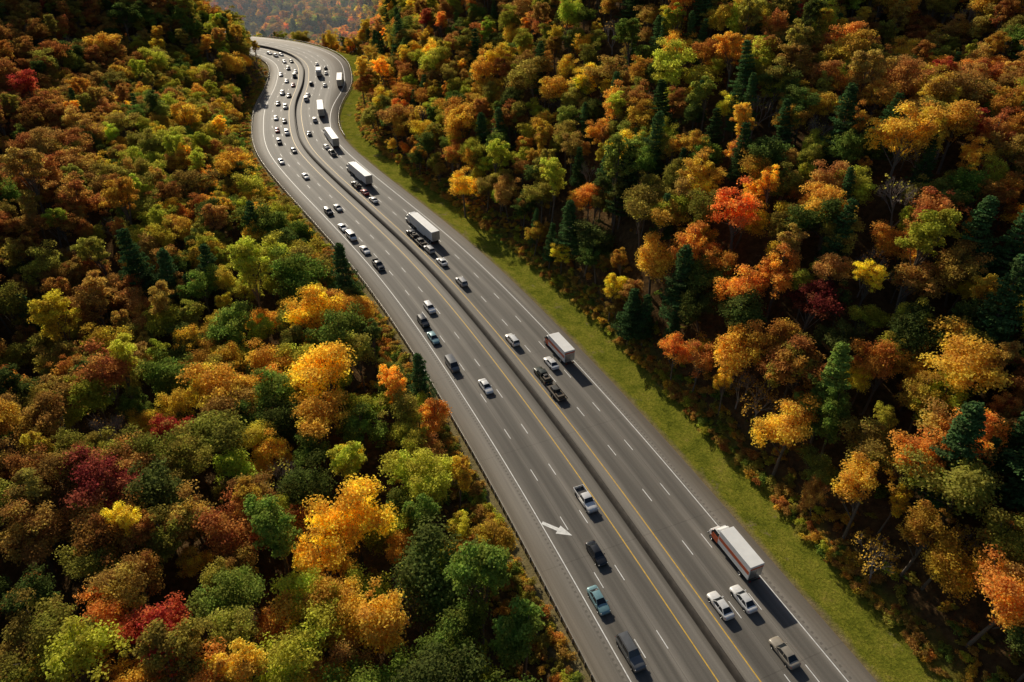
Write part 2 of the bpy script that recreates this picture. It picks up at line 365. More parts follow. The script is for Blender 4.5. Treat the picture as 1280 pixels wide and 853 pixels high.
gr=ramp(nt,noise(nt,ob,.3,10,.78).outputs[0],[(.32,(.10,.12,.016)),(.46,(.185,.205,.024)),(.58,(.26,.255,.036)),(.70,(.30,.245,.07)),(.8,(.33,.26,.12))]).outputs[0]
gr=mix(nt,.75,gr,ramp(nt,noise(nt,ob,2.2,9,.82).outputs[0],[(.38,(.3,.34,.3)),(.62,(1.4,1.3,1.2))]).outputs[0],'MULTIPLY')
dirt=ramp(nt,noise(nt,ob,.9,8,.7).outputs[0],[(.3,(.16,.115,.07)),(.7,(.34,.26,.165))]).outputs[0]
nb=noise(nt,ob,.22,6,.65).outputs[0]
e2=math_(nt,'ADD',sx.outputs[0],math_(nt,'MULTIPLY_ADD',nb,7,-3.5))
mr=N(nt,'ShaderNodeMapRange');mr.inputs[1].default_value=8;mr.inputs[2].default_value=13;nt.links.new(e2,mr.inputs[0])
right=mix(nt,mr.outputs[0],gr,litter)
mp=N(nt,'ShaderNodeMapRange');mp.inputs[1].default_value=.60;mp.inputs[2].default_value=.70;nt.links.new(noise(nt,ob,.16,8,.75).outputs[0],mp.inputs[0])
right=mix(nt,mp.outputs[0],right,dirt)
m1=N(nt,'ShaderNodeMapRange');m1.inputs[1].default_value=.3;m1.inputs[2].default_value=1.6;m1.inputs[3].default_value=1;m1.inputs[4].default_value=0
nt.links.new(math_(nt,'ADD',sx.outputs[0],math_(nt,'MULTIPLY_ADD',nb,3,-1.5)),m1.inputs[0])
right=mix(nt,math_(nt,'MULTIPLY',m1.outputs[0],.75),right,dirt)
m2=N(nt,'ShaderNodeMapRange');m2.inputs[1].default_value=2.5;m2.inputs[2].default_value=7;nt.links.new(e2,m2.inputs[0])
left=mix(nt,m2.outputs[0],mix(nt,.3,dirt,gr),litter)
fin_=mix(nt,sx.outputs[1],left,right)
p=N(nt,'ShaderNodeBsdfDiffuse');nt.links.new(fin_,p.inputs[0])
bm_=N(nt,'ShaderNodeBump');bm_.inputs['Strength'].default_value=1.;bm_.inputs['Distance'].default_value=.35;nt.links.new(noise(nt,ob,2.4,8,.78).outputs[0],bm_.inputs['Height']);nt.links.new(bm_.outputs[0],p.inputs['Normal'])
nt.links.new(p.outputs[0],o.inputs[0])
me=quadmesh('ground',np.c_[gx.ravel(),gy.ravel(),gz],F,[m],uv=np.c_[E,(d_>0).astype(float)],smooth=True)
link('ground',me)
# ------------------------------------------------------------ sweep
def sweep(prof,s0,s1,mats,name,step=3.,closed=False,mi=None,smooth=False):
    s=np.arange(s0,s1,step);s=np.append(s,s1);V=[];U=[]
    for q in s:
        p_,t_,n_=at(q)
        for (dd,z) in prof(q):V.append((p_[0]+n_[0]*dd,p_[1]+n_[1]*dd,z));U.append((dd,q))
    k_=len(prof(s[0]));F=[];M=[]
    for i in range(len(s)-1):
        for j in range(k_ if closed else k_-1):
            j2=(j+1)%k_;F.append((i*k_+j,i*k_+j2,(i+1)*k_+j2,(i+1)*k_+j));M.append(mi[j] if mi else 0)
    return quadmesh(name,V,F,mats,M,uv=U,smooth=smooth)
# asphalt
m,nt,o=newmat('asphalt');uvn=N(nt,'ShaderNodeUVMap');sx=N(nt,'ShaderNodeSeparateXYZ');nt.links.new(uvn.outputs[0],sx.inputs[0])
tc=N(nt,'ShaderNodeTexCoord');ob=tc.outputs['Object'];dd=sx.outputs[0];st=sx.outputs[1]
ad=math_(nt,'ABSOLUTE',dd)
mp=N(nt,'ShaderNodeMapping');mp.inputs['Scale'].default_value=(1.3,.03,1);nt.links.new(uvn.outputs[0],mp.inputs[0])
streak=noise(nt,mp.outputs[0],1.,6,.65).outputs[0]
mp2=N(nt,'ShaderNodeMapping');mp2.inputs['Scale'].default_value=(.25,.011,1);nt.links.new(uvn.outputs[0],mp2.inputs[0])
big=noise(nt,mp2.outputs[0],1.,3,.5).outputs[0]
fine=noise(nt,ob,5.,6,.8).outputs[0]
lf=math_(nt,'DIVIDE',math_(nt,'SUBTRACT',ad,2.6),3.66)
lane=math_(nt,'FRACT',lf)
cen=math_(nt,'COSINE',math_(nt,'MULTIPLY',math_(nt,'SUBTRACT',lane,.5),6.283))
trk=math_(nt,'COSINE',math_(nt,'MULTIPLY',math_(nt,'SUBTRACT',lane,.5),12.566))
base=ramp(nt,streak,[(.28,(.15,.138,.118)),(.5,(.205,.187,.162)),(.75,(.265,.242,.21))]).outputs[0]
def mr_(x,a,b,c=0.,d=1.):
    q=N(nt,'ShaderNodeMapRange');nt.links.new(x,q.inputs[0])
    for i,v in enumerate((a,b,c,d)):q.inputs[i+1].default_value=v
    return q.outputs[0]
inl=math_(nt,'MULTIPLY',mr_(ad,2.2,3.),mr_(ad,13.2,14.2,1.,0.))
k1=math_(nt,'MULTIPLY_ADD',cen,-.17,.72);k1=math_(nt,'MULTIPLY_ADD',trk,.07,k1)
# resurfaced patches per lane
pc=N(nt,'ShaderNodeCombineXYZ');nt.links.new(math_(nt,'FLOOR',lf),pc.inputs[0]);nt.links.new(math_(nt,'FLOOR',math_(nt,'DIVIDE',st,61.)),pc.inputs[1]);nt.links.new(math_(nt,'SIGN',dd),pc.inputs[2])
wn=N(nt,'ShaderNodeTexWhiteNoise');nt.links.new(pc.outputs[0],wn.inputs['Vector'])
k1=math_(nt,'MULTIPLY',k1,math_(nt,'MULTIPLY_ADD',wn.outputs['Value'],.20,.88))
kk=math_(nt,'ADD',math_(nt,'MULTIPLY',inl,math_(nt,'SUBTRACT',k1,1.)),1.)
kk=math_(nt,'MULTIPLY',kk,math_(nt,'MULTIPLY_ADD',big,.9,.55));kk=math_(nt,'MULTIPLY',kk,math_(nt,'MULTIPLY_ADD',fine,.7,.65))
seam=math_(nt,'LESS_THAN',math_(nt,'ABSOLUTE',math_(nt,'SUBTRACT',lane,.04)),.012)
kk=math_(nt,'MULTIPLY',kk,math_(nt,'MULTIPLY_ADD',seam,-.3,1.))
jt=math_(nt,'LESS_THAN',math_(nt,'FRACT',math_(nt,'DIVIDE',st,27.)),.006)
kk=math_(nt,'MULTIPLY',kk,math_(nt,'MULTIPLY_ADD',jt,-.18,1.))
# rumble strip on the shoulder
rb=math_(nt,'MULTIPLY',math_(nt,'LESS_THAN',math_(nt,'ABSOLUTE',math_(nt,'SUBTRACT',ad,14.25)),.18),math_(nt,'LESS_THAN',math_(nt,'FRACT',math_(nt,'DIVIDE',st,.9)),.45))
kk=math_(nt,'MULTIPLY',kk,math_(nt,'MULTIPLY_ADD',rb,-.35,1.))
# grime and grit gathered along the foot of the median barrier
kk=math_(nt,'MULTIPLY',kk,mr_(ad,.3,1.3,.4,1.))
cc=N(nt,'ShaderNodeCombineXYZ');[nt.links.new(kk,cc.inputs[i]) for i in range(3)]
colr=mix(nt,1.,base,cc.outputs[0],'MULTIPLY')
colr=mix(nt,math_(nt,'MULTIPLY',mr_(ad,14.0,17.5),.4),colr,(.22,.18,.13))
p=N(nt,'ShaderNodeBsdfPrincipled');nt.links.new(colr,p.inputs['Base Color']);p.inputs['Roughness'].default_value=.75;p.inputs['Specular IOR Level'].default_value=.28
bp=N(nt,'ShaderNodeBump');bp.inputs['Strength'].default_value=.3;bp.inputs['Distance'].default_value=.02;nt.links.new(noise(nt,ob,18.,4,.8).outputs[0],bp.inputs['Height']);nt.links.new(bp.outputs[0],p.inputs['Normal'])
nt.links.new(p.outputs[0],o.inputs[0]);M_asph=m
S0,S1=S[0]+3,S[-1]-3
link('highway_road',sweep(lambda s:[(-WL-.02,-.5),(-WL,0),(-13.6,0),(-2.6,0),(2.6,0),(13.6,0),(float(WR(s)),0),(float(WR(s))+.02,-.5)],S0,S1,[M_asph],'highway_road'))
# markings
M_w=simple('white_road_paint',(.76,.76,.74),.6,0,.25,1.5);M_y=simple('yellow_road_paint',(.68,.42,.05),.6,0,.25,1.5)
V=[];F=[];MI=[]
def strip(d0,d1,s0,s1,mi,step=3.,z=.006,dR=None):
    n=max(1,int(math.ceil((s1-s0)/step)));prev=None
    for i in range(n+1):
        q=s0+(s1-s0)*i/n;p_,t_,n_=at(q);off=dR(q) if dR else 0
        a=len(V);V.append((*(p_+n_*(d0+off)),z));V.append((*(p_+n_*(d1+off)),z))
        if prev is not None:F.append((prev,prev+1,a+1,a));MI.append(mi)
        prev=a
strip(-13.66,-13.5,S0,S1,0);strip(13.5,13.66,S0,S370-95,0)
strip(-2.74,-2.56,S0,S1,1);strip(2.56,2.74,S0,S1,1)
strip(-3.4,-3.2,S370-95,S1,0,dR=lambda s:float(WR(s)))
q=S0
while q<S1-5:
    for L_ in (6.29,9.95):
        strip(-L_-.07,-L_+.07,q,q+3.05,0);strip(L_-.07,L_+.07,q,q+3.05,0)
    if q>S370-20:strip(13.5,13.66,q,q+3.05,0)
    q+=12.2
me=quadmesh('lane_markings',V,F,[M_w,M_y],MI);link('lane_markings',me)
# merge arrow
ar=ray(692,663,0);sa,da=sd([ar[0]],[ar[1]]);sa=float(sa[0]);da=-11.6
p_,t_,n_=at(sa)
bm=bmesh.new()
def loc2(al,la,z=.007):
    q=p_+t_*al+n_*(da+la);return bm.verts.new((q[0],q[1],z))
dirv=np.array([-.78,.62]);pv=np.array([-dirv[1],dirv[0]])
def ap(a,b):
    w=dirv*a+pv*b;return loc2(w[0],w[1])
bm.faces.new([ap(-2.8,-.32),ap(0.2,-.34),ap(0.2,.34),ap(-2.8,.32)]);bm.faces.new([ap(.2,-.95),ap(2.8,0),ap(.2,.95)])
for f in bm.faces:
    f.normal_update()
    if f.normal.z<0:f.normal_flip()
me=bpy.data.meshes.new('lane_arrow');bm.to_mesh(me);me.materials.append(M_w);link('lane_arrow_marking',me)
# median barrier
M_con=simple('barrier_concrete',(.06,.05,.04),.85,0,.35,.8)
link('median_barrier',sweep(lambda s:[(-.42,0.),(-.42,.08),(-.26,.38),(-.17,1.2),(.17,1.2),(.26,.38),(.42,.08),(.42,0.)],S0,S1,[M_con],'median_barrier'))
# guardrail
M_st=simple('galvanised_steel',(.42,.40,.36),.45,.6,.2,1.);M_post=simple('guardrail_post',(.16,.12,.08),.85)
def guard(off,s0,s1,sgn,name):
    a=sweep(lambda s:[(off(s),.45),(off(s)+.05*sgn,.52),(off(s),.6),(off(s)+.05*sgn,.68),(off(s),.76),(off(s)-.05*sgn,.76),(off(s)-.05*sgn,.45)],s0,s1,[M_st,M_post],name)
    V=np.empty(len(a.vertices)*3,np.float32);a.vertices.foreach_get('co',V);V=V.reshape(-1,3)
    F=np.array([p.vertices[:] for p in a.polygons]);Vs=[V];Fs=[F];MI=[np.zeros(len(F))];n=len(V)
    for q in np.arange(s0,s1,1.9):
        p_,t_,n_=at(q);c=p_+n_*(off(q)-.15*sgn);u=t_*.08;w=n_*.09
        vv=[(*(c+a_*u+b_*w),z) for z in(-1.0,.8) for a_,b_ in((-1,-1),(1,-1),(1,1),(-1,1))]
        Vs.append(np.array(vv));Fs.append(np.array([(0,1,5,4),(1,2,6,5),(2,3,7,6),(3,0,4,7),(4,5,6,7)])+n);MI.append(np.ones(5));n+=8
    link(name,quadmesh(name,np.vstack(Vs),np.vstack(Fs),[M_st,M_post],np.concatenate(MI)))
guard(lambda s:-(WL+.35),S0+250,S1-5,1,'guardrail')
guard(lambda s:float(WR(s))+.5,S280-10,S1-5,-1,'guardrail')
# concrete kerb under the left guardrail
M_k=simple('kerb_concrete',(.36,.32,.25),.85,0,.3,1.)
link('roadside_kerb',sweep(lambda s:[(-WL-.02,-.3),(-WL-.02,.12),(-WL-.30,.14),(-WL-.32,-.4)],S0,S1,[M_k],'roadside_kerb'))
# ------------------------------------------------------------ vehicles
def paintmat():
    m,nt,o=newmat('vehicle_paint');p=N(nt,'ShaderNodeBsdfPrincipled');oi=N(nt,'ShaderNodeObjectInfo');tc=N(nt,'ShaderNodeTexCoord')
    r=ramp(nt,noise(nt,tc.outputs['Object'],2.,4).outputs[0],[(.3,(.85,.84,.82)),(.7,(1,1,1))])
    nt.links.new(mix(nt,1.,oi.outputs['Color'],r.outputs[0],'MULTIPLY'),p.inputs['Base Color'])
    p.inputs['Roughness'].default_value=.32;p.inputs['Metallic'].default_value=.15;p.inputs['Coat Weight'].default_value=.6;p.inputs['Coat Roughness'].default_value=.08
    nt.links.new(p.outputs[0],o.inputs[0]);return m
VM=[paintmat(),simple('vehicle_glass',(.02,.024,.028),.08,0,.2),simple('tyre_rubber',(.018,.018,.018),.9),simple('wheel_alloy',(.4,.4,.4),.35,.8),
    simple('headlamp',(.75,.75,.72),.15),simple('tail_lamp',(.35,.012,.01),.25),simple('dark_trim',(.03,.03,.032),.6),simple('trailer_white',(.80,.80,.78),.45,0,.08,.5),simple('red_stripe',(.62,.11,.03),.45),simple('cargo_wood',(.12,.09,.06),.8)]
PA,GL,TY,AL,HL,TL,TR,WH,RD,CG=range(10)
def face(bm,vs,mi,sm=False):
    try:f=bm.faces.new(vs)
    except ValueError:return
    f.material_index=mi;f.smooth=sm
def box(bm,x0,x1,y0,y1,z0,z1,mi,bev=.03,tx=0,tx2=0,ty=0):
    vs=[bm.verts.new(v) for v in((x0,y0,z0),(x1,y0,z0),(x1,y1,z0),(x0,y1,z0),(x0+tx,y0+ty,z1),(x1-tx2,y0+ty,z1),(x1-tx2,y1-ty,z1),(x0+tx,y1-ty,z1))]
    fs=[]
    for idx in((3,2,1,0),(4,5,6,7),(0,1,5,4),(1,2,6,5),(2,3,7,6),(3,0,4,7)):
        f=bm.faces.new([vs[i] for i in idx]);f.material_index=mi;fs.append(f)
    if bev:
        es=list({e for f in fs for e in f.edges});bmesh.ops.bevel(bm,geom=es,offset=bev,segments=2,affect='EDGES',profile=.5,material=-1)
def wheel(bm,x,y,r,w=.24):
    sgn=1 if y>0 else -1;n=18;R=[]
    for (yy,rr) in((y-sgn*w/2,r*.8),(y-sgn*w/2,r),(y+sgn*w*.4,r),(y+sgn*w/2,r*.93),(y+sgn*w/2,r*.62),(y+sgn*w*.35,r*.58),(y+sgn*w*.38,r*.12)):
        R.append([bm.verts.new((x+rr*math.cos(a),yy,r+rr*math.sin(a))) for a in [2*math.pi*i/n for i in range(n)]])
    for k_ in range(len(R)-1):
        for i in range(n):face(bm,[R[k_][i],R[k_][(i+1)%n],R[k_+1][(i+1)%n],R[k_+1][i]],TY if k_<4 else AL)
    face(bm,R[-1],AL)
def disc(bm,x,y,z,r,mi):
    face(bm,[bm.verts.new((x+r*math.cos(2*math.pi*i/20),y,max(.12,z+r*math.sin(2*math.pi*i/20)))) for i in range(20)],mi)
def body(bm,st,mi=PA):
    rings=[]
    for (x,w,zb,zt,cr) in st:
        h=zt-zb
        half=[(w*.80,zb),(w*.95,zb+h*.08),(w,zb+h*.35),(w,zb+h*.6),(w*.965,zb+h*.84),(w*.90,zt-.02),(w*.80,zt+cr*.4),(w*.4,zt+cr)]
        pts=half+[(0,zt+cr*1.1)]+[(-a,b_) for a,b_ in half[::-1]]
        rings.append([bm.verts.new((x,y,z)) for y,z in pts])
    for a,b_ in zip(rings[:-1],rings[1:]):
        n=len(a)
        for i in range(n):face(bm,[a[i],a[(i+1)%n],b_[(i+1)%n],b_[i]],mi,i<n-1)
    face(bm,rings[0],mi);face(bm,rings[-1][::-1],mi)
def cabin(bm,bx0,bx1,rx0,rx1,zb,zr,wb,wr):
    def quad(a,b_,c,d,mi,sm=False):face(bm,[bm.verts.new(v) for v in(a,b_,c,d)],mi,sm)
    quad((bx0,-wb,zb),(bx0,wb,zb),(rx0,wr,zr),(rx0,-wr,zr),GL);quad((bx1,wb,zb),(bx1,-wb,zb),(rx1,-wr,zr),(rx1,wr,zr),GL)
    for s_ in(1,-1):
        a=[(bx0,s_*wb,zb),(bx1,s_*wb,zb),(rx1,s_*wr,zr),(rx0,s_*wr,zr)];quad(*(a if s_<0 else a[::-1]),GL)
    g=[]
    for i in range(7):
        t=i/6;x=rx0+.04+(rx1-rx0-.08)*t;row=[]
        for j in range(7):
            u=-1+j/3;row.append(bm.verts.new((x,u*(wr+.015),zr+.005+.075*(1-u**2*.9)*(1-(2*t-1)**4*.8))))
        g.append(row)
    for i in range(6):
        for j in range(6):face(bm,[g[i][j],g[i][j+1],g[i+1][j+1],g[i+1][j]],PA,True)
    def pil(b_,t,w=.07):
        for s_ in(1,-1):
            B0=Vector((b_,s_*(wb+.008),zb));T0=Vector((t,s_*(wr+.008),zr+.01))
            vs=[]
            for dx,dy in((-w,0),(w,0),(w,-.05*s_),(-w,-.05*s_)):vs.append((B0+Vector((dx,dy,0)),T0+Vector((dx,dy,0))))
            for i in range(4):
                a,b2=vs[i],vs[(i+1)%4];face(bm,[bm.verts.new(v) for v in(a[0],b2[0],b2[1],a[1])],PA)
    pil(bx0-.03,rx0-.0);pil((bx0+bx1)/2-.05,(rx0+rx1)/2-.05,.045);pil(bx1+.06,rx1+.02,.11)
    for s_ in(1,-1):
        y=s_*(wb+.14);box(bm,bx0-.32,bx0-.14,y-.1,y+.1,zb+.02,zb+.18,PA,.03)
def fin(bm,name):
    bmesh.ops.recalc_face_normals(bm,faces=bm.faces[:]);me=bpy.data.meshes.new(name);bm.to_mesh(me);bm.free()
    for m in VM:me.materials.append(m)
    return me
def lamps(bm,xf,xr,w,zf,zr,hf=.14,hr=.18):
    for s_ in(1,-1):
        y0,y1=sorted((s_*(w-.48),s_*(w-.06)));box(bm,xf-.16,xf+.02,y0,y1,zf,zf+hf,HL,.03)
        y0,y1=sorted((s_*(w-.36),s_*(w-.03)));box(bm,xr-.02,xr+.14,y0,y1,zr,zr+hr,TL,.03)
    box(bm,xf-.1,xf+.015,-.42,.42,zf-.22,zf+.06,TR,.02);box(bm,xr-.012,xr+.1,-.26,.26,zr-.18,zr-.03,TR,.01)
def wheels(bm,xa,xb,w,r):
    for x in(xa,xb):
        for s_ in(1,-1):disc(bm,x,s_*(w+.004),r+.02,r+.07,TR);wheel(bm,x,s_*(w-.1),r)
def sedan():
    bm=bmesh.new()
    body(bm,[(2.40,.62,.34,.60,.02),(2.30,.80,.24,.68,.03),(2.05,.89,.20,.76,.05),(1.5,.91,.2,.84,.06),(.95,.92,.2,.91,.06),(-.4,.92,.2,.94,.02),(-1.5,.92,.2,.97,.03),(-2.0,.90,.22,.97,.04),(-2.3,.84,.3,.94,.02),(-2.4,.70,.4,.86,.0)])
    cabin(bm,1.05,-1.85,.30,-1.05,.93,1.40,.80,.60);lamps(bm,2.28,-2.3,.86,.56,.70);wheels(bm,1.42,-1.42,.915,.33);return fin(bm,'sedan')
def suv(L=4.8,zr=1.66,w=.95):
    bm=bmesh.new();h=L/2
    body(bm,[(h,.66*w/.92,.4,.78,.02),(h-.1,.84*w/.92,.3,.88,.03),(h-.4,w-.03,.26,.98,.05),(h-1.0,w,.26,1.06,.06),(.9,w,.26,1.10,.04),(-.8,w,.26,1.12,.02),(-h+.4,w-.01,.3,1.12,.02),(-h+.1,w-.06,.36,1.08,.0),(-h,w-.16,.45,1.0,.0)])
    cabin(bm,1.08,-h+.12,.42,-h+.42,1.08,zr,w-.11,w-.25);lamps(bm,h-.12,-h+.1,w-.05,.74,.82,.15,.26);wheels(bm,h-.95,-h+.98,w,.37)
    for s_ in(1,-1):box(bm,-h+.6,.2,s_*(w-.32)-.02,s_*(w-.32)+.02,zr+.06,zr+.11,TR,0)
    return fin(bm,'suv')
def pickup(cargo=False,trailer=False):
    bm=bmesh.new();w=1.0
    body(bm,[(2.9,.8,.45,.92,.02),(2.8,.93,.36,1.0,.03),(2.4,.98,.34,1.08,.05),(1.6,w,.34,1.14,.06),(1.2,w,.34,1.17,.03),(-.7,w,.34,1.17,.0)])
    box(bm,-2.85,-.7,-w+.02,w-.02,.36,.72,PA,.03)
    for s_ in(1,-1):
        y0,y1=sorted((s_*(w-.12),s_*w));box(bm,-2.85,-.72,y0,y1,.70,1.18,PA,.03)
    box(bm,-2.9,-2.8,-w+.06,w-.06,.6,1.17,PA,.02);box(bm,-2.79,-.71,-w+.13,w-.13,.721,.745,TR,0)
    box(bm,-3.02,-2.88,-.9,.9,.42,.6,AL,.02);box(bm,2.86,3.0,-.9,.9,.42,.62,AL,.03)
    cabin(bm,1.3,-.72,.72,-.55,1.17,1.78,w-.12,w-.26);wheels(bm,1.95,-1.75,w,.4)
    for s_ in(1,-1):
        y0,y1=sorted((s_*.56,s_*.94));box(bm,2.75,2.9,y0,y1,.78,.96,HL,.02)
        y0,y1=sorted((s_*.86,s_*1.005));box(bm,-2.92,-2.8,y0,y1,.82,1.1,TL,.01)
    if cargo:box(bm,-2.5,-1.0,-.7,.7,.75,1.45,CG,.08);box(bm,-1.6,-.9,-.5,.4,1.3,1.7,TR,.1)
    if trailer:
        box(bm,-3.9,-2.95,-.05,.05,.45,.55,TR,.01);box(bm,-9.2,-3.9,-1.1,1.1,.62,.74,CG,.02)
        for s_ in(1,-1):
            y0,y1=sorted((s_*1.06,s_*1.14));box(bm,-9.2,-3.9,y0,y1,.74,.98,TR,.01)
            for x in(-6.2,-7.1):wheel(bm,x,s_*1.22,.36)
        box(bm,-6.6,-4.6,-.7,.7,.75,1.5,TR,.12,.2,.3,.1);box(bm,-8.7,-7.2,-.8,.8,.75,1.3,CG,.1);box(bm,-7.0,-6.8,-.6,.6,.75,1.9,TR,.03)
    return fin(bm,'pickup')
def van():
    bm=bmesh.new();w=.98
    body(bm,[(2.55,.7,.4,.85,.02),(2.45,.88,.3,.95,.04),(2.0,.96,.26,1.08,.06),(1.5,w,.26,1.15,.04),(-1,w,.26,1.18,.02),(-2.4,w,.3,1.18,.0),(-2.55,.9,.4,1.1,0)])
    cabin(bm,1.75,-2.48,.95,-2.3,1.15,1.92,w-.08,w-.2);lamps(bm,2.43,-2.5,.93,.72,.9,.16,.34);wheels(bm,1.6,-1.55,w,.36);return fin(bm,'van')
def tandem(bm,xs,r=.5,w=1.22,dual=True):
    for x in xs:
        for s_ in(1,-1):
            wheel(bm,x,s_*(w-.14),r,.26)
            if dual:wheel(bm,x,s_*(w-.42),r,.26)
        box(bm,x-.07,x+.07,-w+.4,w-.4,r-.07,r+.07,TR,0)
def boxtruck(stripe=True,Lb=7.6):
    bm=bmesh.new();f=Lb/2+2.6
    box(bm,-Lb/2,Lb/2,-1.28,1.28,1.15,4.0,WH,.05)
    if stripe:
        for s_ in(1,-1):
            y0,y1=sorted((s_*1.283,s_*1.293));box(bm,-Lb/2+.08,Lb/2-.08,y0,y1,2.2,2.9,RD,0)
        box(bm,-Lb/2-.012,-Lb/2-.004,-1.2,1.2,3.2,3.6,RD,0)
    box(bm,-Lb/2-.03,-Lb/2-.013,-1.15,1.15,1.25,3.1,AL,0);box(bm,-Lb/2-.045,-Lb/2-.031,-.02,.02,1.25,3.1,TR,0)
    box(bm,-Lb/2+.1,f-1.0,-.45,.45,.75,1.13,TR,.02)
    box(bm,-Lb/2-.2,-Lb/2,-1.1,1.1,.5,.66,TR,.01)
    box(bm,Lb/2+.12,f-.75,-1.12,1.12,.7,2.0,RD if stripe else PA,.08);box(bm,Lb/2+.12,f-.75,-1.1,1.1,1.95,2.75,GL,.06,.02,.35,.1)
    box(bm,Lb/2+.16,f-1.15,-1.02,1.02,2.72,2.86,WH,.05);box(bm,f-.8,f+.1,-.95,.95,.65,1.62,WH if stripe else PA,.12,0,.15,.08)
    box(bm,f+.02,f+.16,-1.05,1.05,.42,.72,AL,.03);box(bm,Lb/2+.3,f-1.3,-1.0,1.0,2.84,3.5,WH,.15,0,.6,.08)
    for s_ in(1,-1):
        y0,y1=sorted((s_*.6,s_*.95));box(bm,f-.02,f+.1,y0,y1,.85,1.08,HL,.02)
        y0,y1=sorted((s_*1.2,s_*1.42));box(bm,f-1.1,f-.95,y0,y1,1.9,2.5,TR,.02)
        y0,y1=sorted((s_*.7,s_*1.05));box(bm,-Lb/2-.22,-Lb/2-.17,y0,y1,.7,.85,TL,0)
    tandem(bm,[-Lb/2+1.9],.48);tandem(bm,[f-.9],.48,1.15,False);return fin(bm,'box_truck')
def semi(Lt=15.5):
    bm=bmesh.new();xr=-10.8;xf=xr+Lt
    box(bm,xr,xf,-1.3,1.3,1.2,4.1,WH,.05);box(bm,xr-.03,xr-.002,-1.2,1.2,1.3,3.98,AL,0);box(bm,xr-.045,xr-.031,-.02,.02,1.3,3.9,TR,0)
    box(bm,xr+.3,xf-.4,-.5,.5,.95,1.18,TR,.02);tandem(bm,[xr+1.3,xr+2.6]);box(bm,xr-.1,xr+.1,-1.1,1.1,.5,.65,TR,.01)
    for s_ in(1,-1):
        y0,y1=sorted((s_*1.0,s_*1.06));box(bm,xf-9.5,xf-4.2,y0,y1,.5,1.15,WH,0);box(bm,xf-3.4,xf-3.2,y0,y1,.3,1.1,TR,0)
        y0,y1=sorted((s_*.7,s_*1.1));box(bm,xr-.13,xr-.1,y0,y1,.5,.65,TL,0)
    box(bm,xf-3.2,xf+4.3,-.45,.45,.75,1.0,TR,.02);tandem(bm,[xf-2.2,xf-.95])
    box(bm,xf+.45,xf+2.6,-1.22,1.22,.95,3.0,PA,.1);box(bm,xf+.5,xf+2.2,-1.15,1.15,2.95,3.85,PA,.15,.02,.8,.08)
    box(bm,xf+1.9,xf+2.95,-1.15,1.15,2.0,2.85,GL,.06,0,.3,.08);box(bm,xf+2.55,xf+4.3,-.95,.95,.9,1.95,PA,.15,0,.2,.12)
    box(bm,xf+4.15,xf+4.5,-1.15,1.15,.42,.8,AL,.05);box(bm,xf+4.2,xf+4.32,-.5,.5,.85,1.7,TR,.03);tandem(bm,[xf+3.5],.5,1.18,False)
    for s_ in(1,-1):
        y0,y1=sorted((s_*.8,s_*1.18));box(bm,xf+2.9,xf+4.15,y0,y1,1.02,1.25,PA,.08)
        y0,y1=sorted((s_*.72,s_*.96));box(bm,xf+4.15,xf+4.34,y0,y1,1.1,1.35,HL,.03);y0,y1=sorted((s_*1.25,s_*1.5));box(bm,xf+2.6,xf+2.75,y0,y1,2.0,2.7,TR,.02)
        y0,y1=sorted((s_*.95,s_*1.07));box(bm,xf+.2,xf+.34,y0,y1,1.0,3.7,AL,.03);y0,y1=sorted((s_*.75,s_*1.2));box(bm,xf+.7,xf+2.0,y0,y1,.45,.94,AL,.1)
    return fin(bm,'semi_truck')
K=dict(sedan=sedan(),suv=suv(),bigsuv=suv(5.6,1.85,1.0),pickup=pickup(),pickupc=pickup(True),rig=pickup(True,True),van=van(),box=boxtruck(),box2=boxtruck(False),semi=semi())
NM=dict(sedan='sedan_car',suv='suv_car',bigsuv='suv_car',pickup='pickup_truck',pickupc='pickup_truck',rig='pickup_truck_with_trailer',van='van',box='box_truck',box2='box_truck',semi='semi_truck')
CL=dict(w=(.80,.80,.79),s=(.45,.45,.45),g=(.14,.145,.15),d=(.018,.019,.022),t=(.20,.36,.40),b=(.03,.05,.1),r=(.28,.02,.015),n=(.36,.32,.26),o=(.04,.045,.03))
